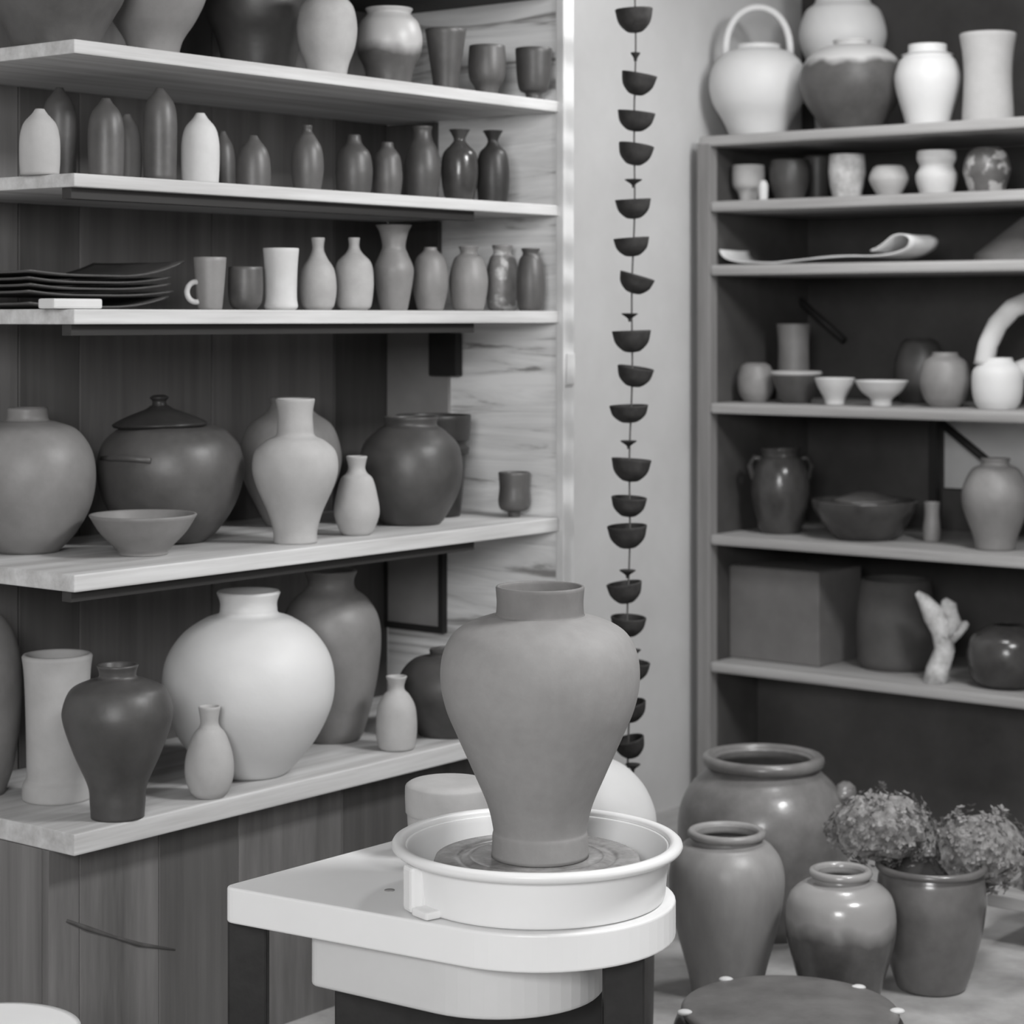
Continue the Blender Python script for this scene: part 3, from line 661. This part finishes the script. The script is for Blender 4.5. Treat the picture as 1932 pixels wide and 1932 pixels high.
br([(1786, 1205, 0), (1805, 1192, 4), (1822, 1180, 8), (1828, 1176, 8)], [16, 14, 9, 4])
zmin = min(v.co.z for v in bm.verts)
for v in bm.verts: v.co.z = max(v.co.z, .0005)
o = obj('driftwood', bm, M('bleached_wood', .5, rough=.8, var=.35, scale=40, bump=.5), loc=q); tag(o, 'forked pale driftwood piece standing on the lowest cabinet shelf', 'driftwood')
pot('jar', 'jar', 'shiny dark round jar at the right end of the lowest cabinet shelf', 1900, 'R6', [(40, None), (62, 1285), (75, 1245), (68, 1205), (40, 1184), (30, 1180)], MT['gdark'], d=.14)

# ------------------------------------------------------------------ floor jars at the right
def jarlugs(e, s, zz):
    for a0 in (-.12, PI / 2 + .3):
        bm = bmesh.new(); pts = []
        for k in range(9):
            t = k / 8; a = a0 + (t - .5) * .42; r = (142 + 13 * math.sin(PI * t)) * s
            pts.append((r * math.cos(a), r * math.sin(a), zz(1500) + 10 * s * math.sin(PI * t)))
        tube(bm, pts, [s * k for k in (10, 15, 18, 20, 20, 20, 18, 15, 10)], 10); obj('lug', bm, MT['gjar'], e)
pot('big_jar', 'jar', 'largest glazed jar with thick rolled rim on the floor before the cabinet', 1440, 'F', [(92, None), (100, 1840), (140, 1700), (160, 1600), (158, 1530), (138, 1485), (112, 1458), (101, 1446), (98, 1434)], MT['gjar'], by=1745, rim=(104, 1434, 12), parts=jarlugs, seg=96)
pot('jar', 'jar', 'tall pale jar with drip marks and rolled rim, nearest the wheel on the floor', 1371, 'F', [(66, None), (74, 1830), (98, 1740), (109, 1670), (104, 1625), (84, 1595), (66, 1586), (64, 1572)], M('drip_glaze', .29, rough=.4, var=.22, scale=7, stretch=(1, 1, .4), spec=.45, spots=(7, .2, .62)), by=1872, rim=(66, 1572, 8), seg=96)
pot('jar', 'jar', 'squat two-tone glossy jar with rolled rim between tall jar and flower pot', 1586, 'F', [(66, None), (80, 1850), (100, 1780), (104, 1730), (96, 1690), (72, 1668), (52, 1660), (50, 1646)], M('two_tone_jar', .075, rough=.24, var=.35, tone2=(.155, .19, .30), spec=.5, coat=.3), by=1905, rim=(52, 1646, 8), seg=96)
pot('planter', 'planter', 'glossy dark planter holding the dried flower heads on the floor', 1757, 'F', [(60, None), (68, 1850), (92, 1770), (102, 1705), (100, 1660), (96, 1644), (94, 1636)], MT['gmid'], by=1863, rim=(98, 1634, 7), seg=96, t=.008)
def head(px, py, Y, rx, ry, rz, label, stem_to, n=330):
    c = Vector(((px - CXP) / F * Y, Y, H - (py - HOR) / F * Y)); s = Y / F
    e = thing('dried_hydrangea', label, 'flower', c, 0, 'dried flower heads in the planter')
    bm = bmesh.new()
    bmesh.ops.create_icosphere(bm, subdivisions=3, radius=1)
    for v in bm.verts:
        k = .80 + .12 * math.sin(v.co.x * 7 + v.co.z * 5) * math.cos(v.co.y * 6)
        v.co = Vector((v.co.x * rx * s * k, v.co.y * rz * s * k, v.co.z * ry * s * k))
    for i in range(n):
        u = random.uniform(-1, 1); a = random.uniform(0, 2 * PI); w = math.sqrt(1 - u * u)
        d = Vector((w * math.cos(a), w * math.sin(a), u))
        lump = .90 + .16 * math.sin(d.x * 7 + d.z * 5) * math.cos(d.y * 6)
        p = Vector((d.x * rx, d.y * rz, d.z * ry)) * s * lump * random.uniform(.86, 1.08)
        nn = Vector((d.x / rx, d.y / rz, d.z / ry)).normalized() + Vector([random.uniform(-.5, .5) for _ in range(3)]); nn.normalize()
        t1 = nn.orthogonal().normalized(); t2 = nn.cross(t1); ph = random.uniform(0, PI); sz = random.uniform(7, 12) * s
        for k in range(4):
            b = ph + k * PI / 2; dr = t1 * math.cos(b) + t2 * math.sin(b); sd_ = t1 * -math.sin(b) + t2 * math.cos(b)
            up = nn * sz * random.uniform(.0, .5)
            vs = [bm.verts.new(p), bm.verts.new(p + dr * sz * .6 + sd_ * sz * .45 + up * .6), bm.verts.new(p + dr * sz * 1.15 + up), bm.verts.new(p + dr * sz * .6 - sd_ * sz * .45 + up * .6)]
            bm.faces.new(vs)
    obj('florets', bm, MT['flower'], e, smooth=False)
    bm = bmesh.new(); st = Vector(stem_to) - c
    tube(bm, [(0, 0, -ry * s * .5), (st.x * .4, st.y * .4, -ry * s * .9 + st.z * .1), (st.x * .9, st.y * .9, st.z * .6), (st.x, st.y, st.z)], .005, 8); obj('stem', bm, MT['stem'], e)
pl = spot('F', 1757, by=1863)
head(1660, 1562, pl.y + .03, 106, 76, 78, 'left dried hydrangea head leaning over the squat jar', (pl.x - .03, pl.y + .02, .10))
head(1848, 1606, pl.y + .06, 100, 82, 76, 'right dried hydrangea head drooping out of the planter', (pl.x + .03, pl.y + .03, .10))
# crock with broad lid at the bottom
lz = .115; LY = 4.06; lc = Vector(((1490 - CXP) / F * LY, LY, 0)); s = LY / F
e = thing('lidded_crock', 'low wide crock with a dark glossy lid at the bottom edge of the photo', 'crock', lc)
bm = bmesh.new(); lathe(bm, spline([(180 * s, 0), (208 * s, .02), (222 * s, .055), (212 * s, .088), (196 * s, .098)], 5), 96, True, True); obj('body', bm, MT['gdark'], e)
bm = bmesh.new(); lathe(bm, spline([(196 * s, .0985), (203 * s, .100, 'c'), (204 * s, .108), (192 * s, .1145), (150 * s, .118), (70 * s, .121), (2 * s, .122)], 4), 96, True, True); obj('lid', bm, M('lid_glaze', .14, rough=.38, var=.25, scale=10, spec=.4), e)
for (a, r) in ((122, 196), (38, 188), (-8, 200), (190, 204)):
    bm = bmesh.new(); bmesh.ops.create_uvsphere(bm, u_segments=16, v_segments=10, radius=.011)
    for v in bm.verts: v.co.z *= .5; v.co.x *= 1.3
    obj('lug', bm, MT['moon'], e, loc=(r * s * math.cos(math.radians(a)), r * s * math.sin(math.radians(a)), .114))
# low bench with a pot at the right edge
bq = Vector(((1862 - CXP) / F * 4.86, 4.86, 0))
e = thing('low_bench', 'low wooden bench at the right edge behind the planter', 'bench', bq, rotR)
boxobj('plank', MT['cabwood'], e, 0, .55, 0, .25, .085, .115, .003)
for x in (.10, .42): boxobj('leg', MT['blackwood'], e, x, x + .04, .03, .22, 0, .0845, .002)
pp = bq.xy + uR * .13 - nR * .13
pot('pot', 'pot', 'plain grey pot on the low bench behind the right flower head', 1900, None, [(70, None), (76, 1690), (84, 1640), (86, 1612)], MT['mid'], at=Vector((pp.x, pp.y, .1156)))
# pale containers behind the wheel
q = Vector(((848 - CXP) / F * 3.625, 3.625, TZ + .0005))
pot('canister', 'canister', 'pale plastic tub on the wheel table half hidden behind the splash pan', 848, None, [(74, None), (77, 1590), (80, 1535, 'c'), (83, 1530, 'c'), (84, 1490), (80, 1478), (60, 1472), (3, 1470)], MT['bisque'], at=q, closed=True, splits=[('body', 1532), ('lid', None)])
q = Vector(((1105 - CXP) / F * 4.2, 4.2, 0))
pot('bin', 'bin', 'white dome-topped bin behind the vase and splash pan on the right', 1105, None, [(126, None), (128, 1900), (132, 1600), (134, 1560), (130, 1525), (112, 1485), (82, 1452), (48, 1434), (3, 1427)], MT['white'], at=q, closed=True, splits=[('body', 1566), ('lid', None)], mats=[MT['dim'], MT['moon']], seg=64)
q = Vector(((-24 - CXP) / F * 3.1, 3.1, 0)); s = 3.1 / F; hz = H - (1945 - HOR) * s
e = thing('bucket', 'white lidded bucket at the bottom left corner of the photo', 'bucket', q)
bm = bmesh.new(); lathe(bm, spline([(130 * s, 0), (134 * s, .01), (156 * s, hz - .012)], 4), 64, True, True); obj('body', bm, MT['white'], e)
bm = bmesh.new(); lathe(bm, spline([(158 * s, hz - .0118), (166 * s, hz - .010), (166 * s, hz - .001), (160 * s, hz), (2 * s, hz + .001)], 3), 64, True, True); obj('lid', bm, MT['white'], e)

# ------------------------------------------------------------------ string of little bowls
CY = 4.75; s = CY / F
cx0 = lambda y: 1198 - 13 * max(0, min(1, (y - 250) / 900))
base = Vector(((1192 - CXP) / F * CY, CY, 0))
e = thing('bowl_string', 'hanging string of small dark clay bowls and beads before the pale wall', 'hanging decoration', (base.x, base.y, 0))
big = [(1197, 40, 36, -3, 44), (1203, 160, 34, 10, 40), (1199, 230, 36, 6, 36), (1198, 293, 34, 9, 38), (1195, 395, 34, -3, 36), (1192, 467, 34, -4, 34), (1198, 537, 34, 16, 34),
       (1192, 645, 37, -2, 40), (1197, 712, 35, 8, 36), (1187, 782, 37, -2, 32), (1190, 888, 38, 4, 42), (1186, 957, 34, 3, 36), (1184, 1014, 38, -3, 42), (1180, 1120, 34, -8, 38), (1185, 1183, 34, 2, 36),
       (1192, 1268, 34, 4, 36), (1188, 1345, 34, -10, 36), (1190, 1412, 30, -14, 36)]
for (px, py, hw, tilt, ht) in big:
    out = spline([(4 * s, -ht * .5 * s), (hw * .45 * s, -ht * .42 * s), (hw * .84 * s, -ht * .05 * s), (hw * s, ht * .5 * s)], 5)
    o = vessel('bowl', out, .004, MT['chain'], 32, None, e, loc=((px - 1192) * s, random.uniform(-.003, .003), H - (py - HOR) * s))
    o.rotation_euler = (random.uniform(-.02, .08), math.radians(tilt), random.uniform(0, .1))
for (px, py, hw) in [(1199, 106, 9), (1195, 345, 16), (1188, 598, 15), (1186, 838, 15), (1184, 1082, 15), (1196, 1232, 13), (1194, 1448, 14)]:
    bm = bmesh.new(); lathe(bm, spline([(3 * s, -9 * s), (4 * s, -3 * s), (hw * s, 5 * s), (hw * .9 * s, 7 * s), (3 * s, 7 * s)], 3), 20, True, True)
    obj('bead', bm, MT['chain'], e, loc=((px - 1192) * s, 0, H - (py - HOR) * s))
bm = bmesh.new()
tube(bm, [((cx0(y) + 1.5 * math.sin(y * .02) - 1192) * s, 0, H - (y - HOR) * s) for y in range(-60, 1480, 20)] , .0021, 8)
obj('cord', bm, MT['cord'], e)
bm = bmesh.new(); tube(bm, [((1198 - 1192) * s, 0, H - (-58 - HOR) * s), ((1198 - 1192) * s, 0, CEIL)], .0021, 8); obj('cord', bm, MT['cord'], e)

# ------------------------------------------------------------------ lights
def area(name, loc, target, size, power, sy=None):
    l = bpy.data.lights.new(name, 'AREA'); l.energy = power; l.size = size
    if sy: l.shape = 'RECTANGLE'; l.size_y = sy
    o = bpy.data.objects.new(name, l); C.objects.link(o); o.location = loc
    o.rotation_euler = (Vector(target) - Vector(loc)).to_track_quat('-Z', 'Y').to_euler()
    return o
area('ceiling_lamp_far', (1.0, 4.9, 2.64), (.5, 5.2, 0), .4, 9)
area('ceiling_lamp_near', (1.5, 3.3, 2.64), (-.1, 4.2, .6), .6, 42)
area('window_light', (-.55, -.9, 2.1), (0.1, 4.4, 1.0), 1.3, 64, 1.0)
w_ = bpy.data.worlds.new('World'); SC.world = w_; w_.use_nodes = True
w_.node_tree.nodes['Background'].inputs[0].default_value = (1, .985, .97, 1); w_.node_tree.nodes['Background'].inputs[1].default_value = .16

# ------------------------------------------------------------------ camera
cam = bpy.data.cameras.new('camera'); co = bpy.data.objects.new('camera', cam); C.objects.link(co)
co.location = (0, 0, H); co.rotation_euler = (PI / 2, 0, 0)
cam.sensor_width = 36; cam.sensor_fit = 'HORIZONTAL'; cam.lens = 36 * F / 1932
cam.shift_y = (HOR - 966) / 1932
cam.clip_start = .05
cam.dof.use_dof = True; cam.dof.focus_distance = 3.4; cam.dof.aperture_fstop = 5.6
SC.camera = co
SC.view_settings.view_transform = 'Standard'; SC.view_settings.look = 'None'; SC.view_settings.gamma = 1; SC.view_settings.use_curve_mapping = False
SC.view_settings.exposure = 0.88
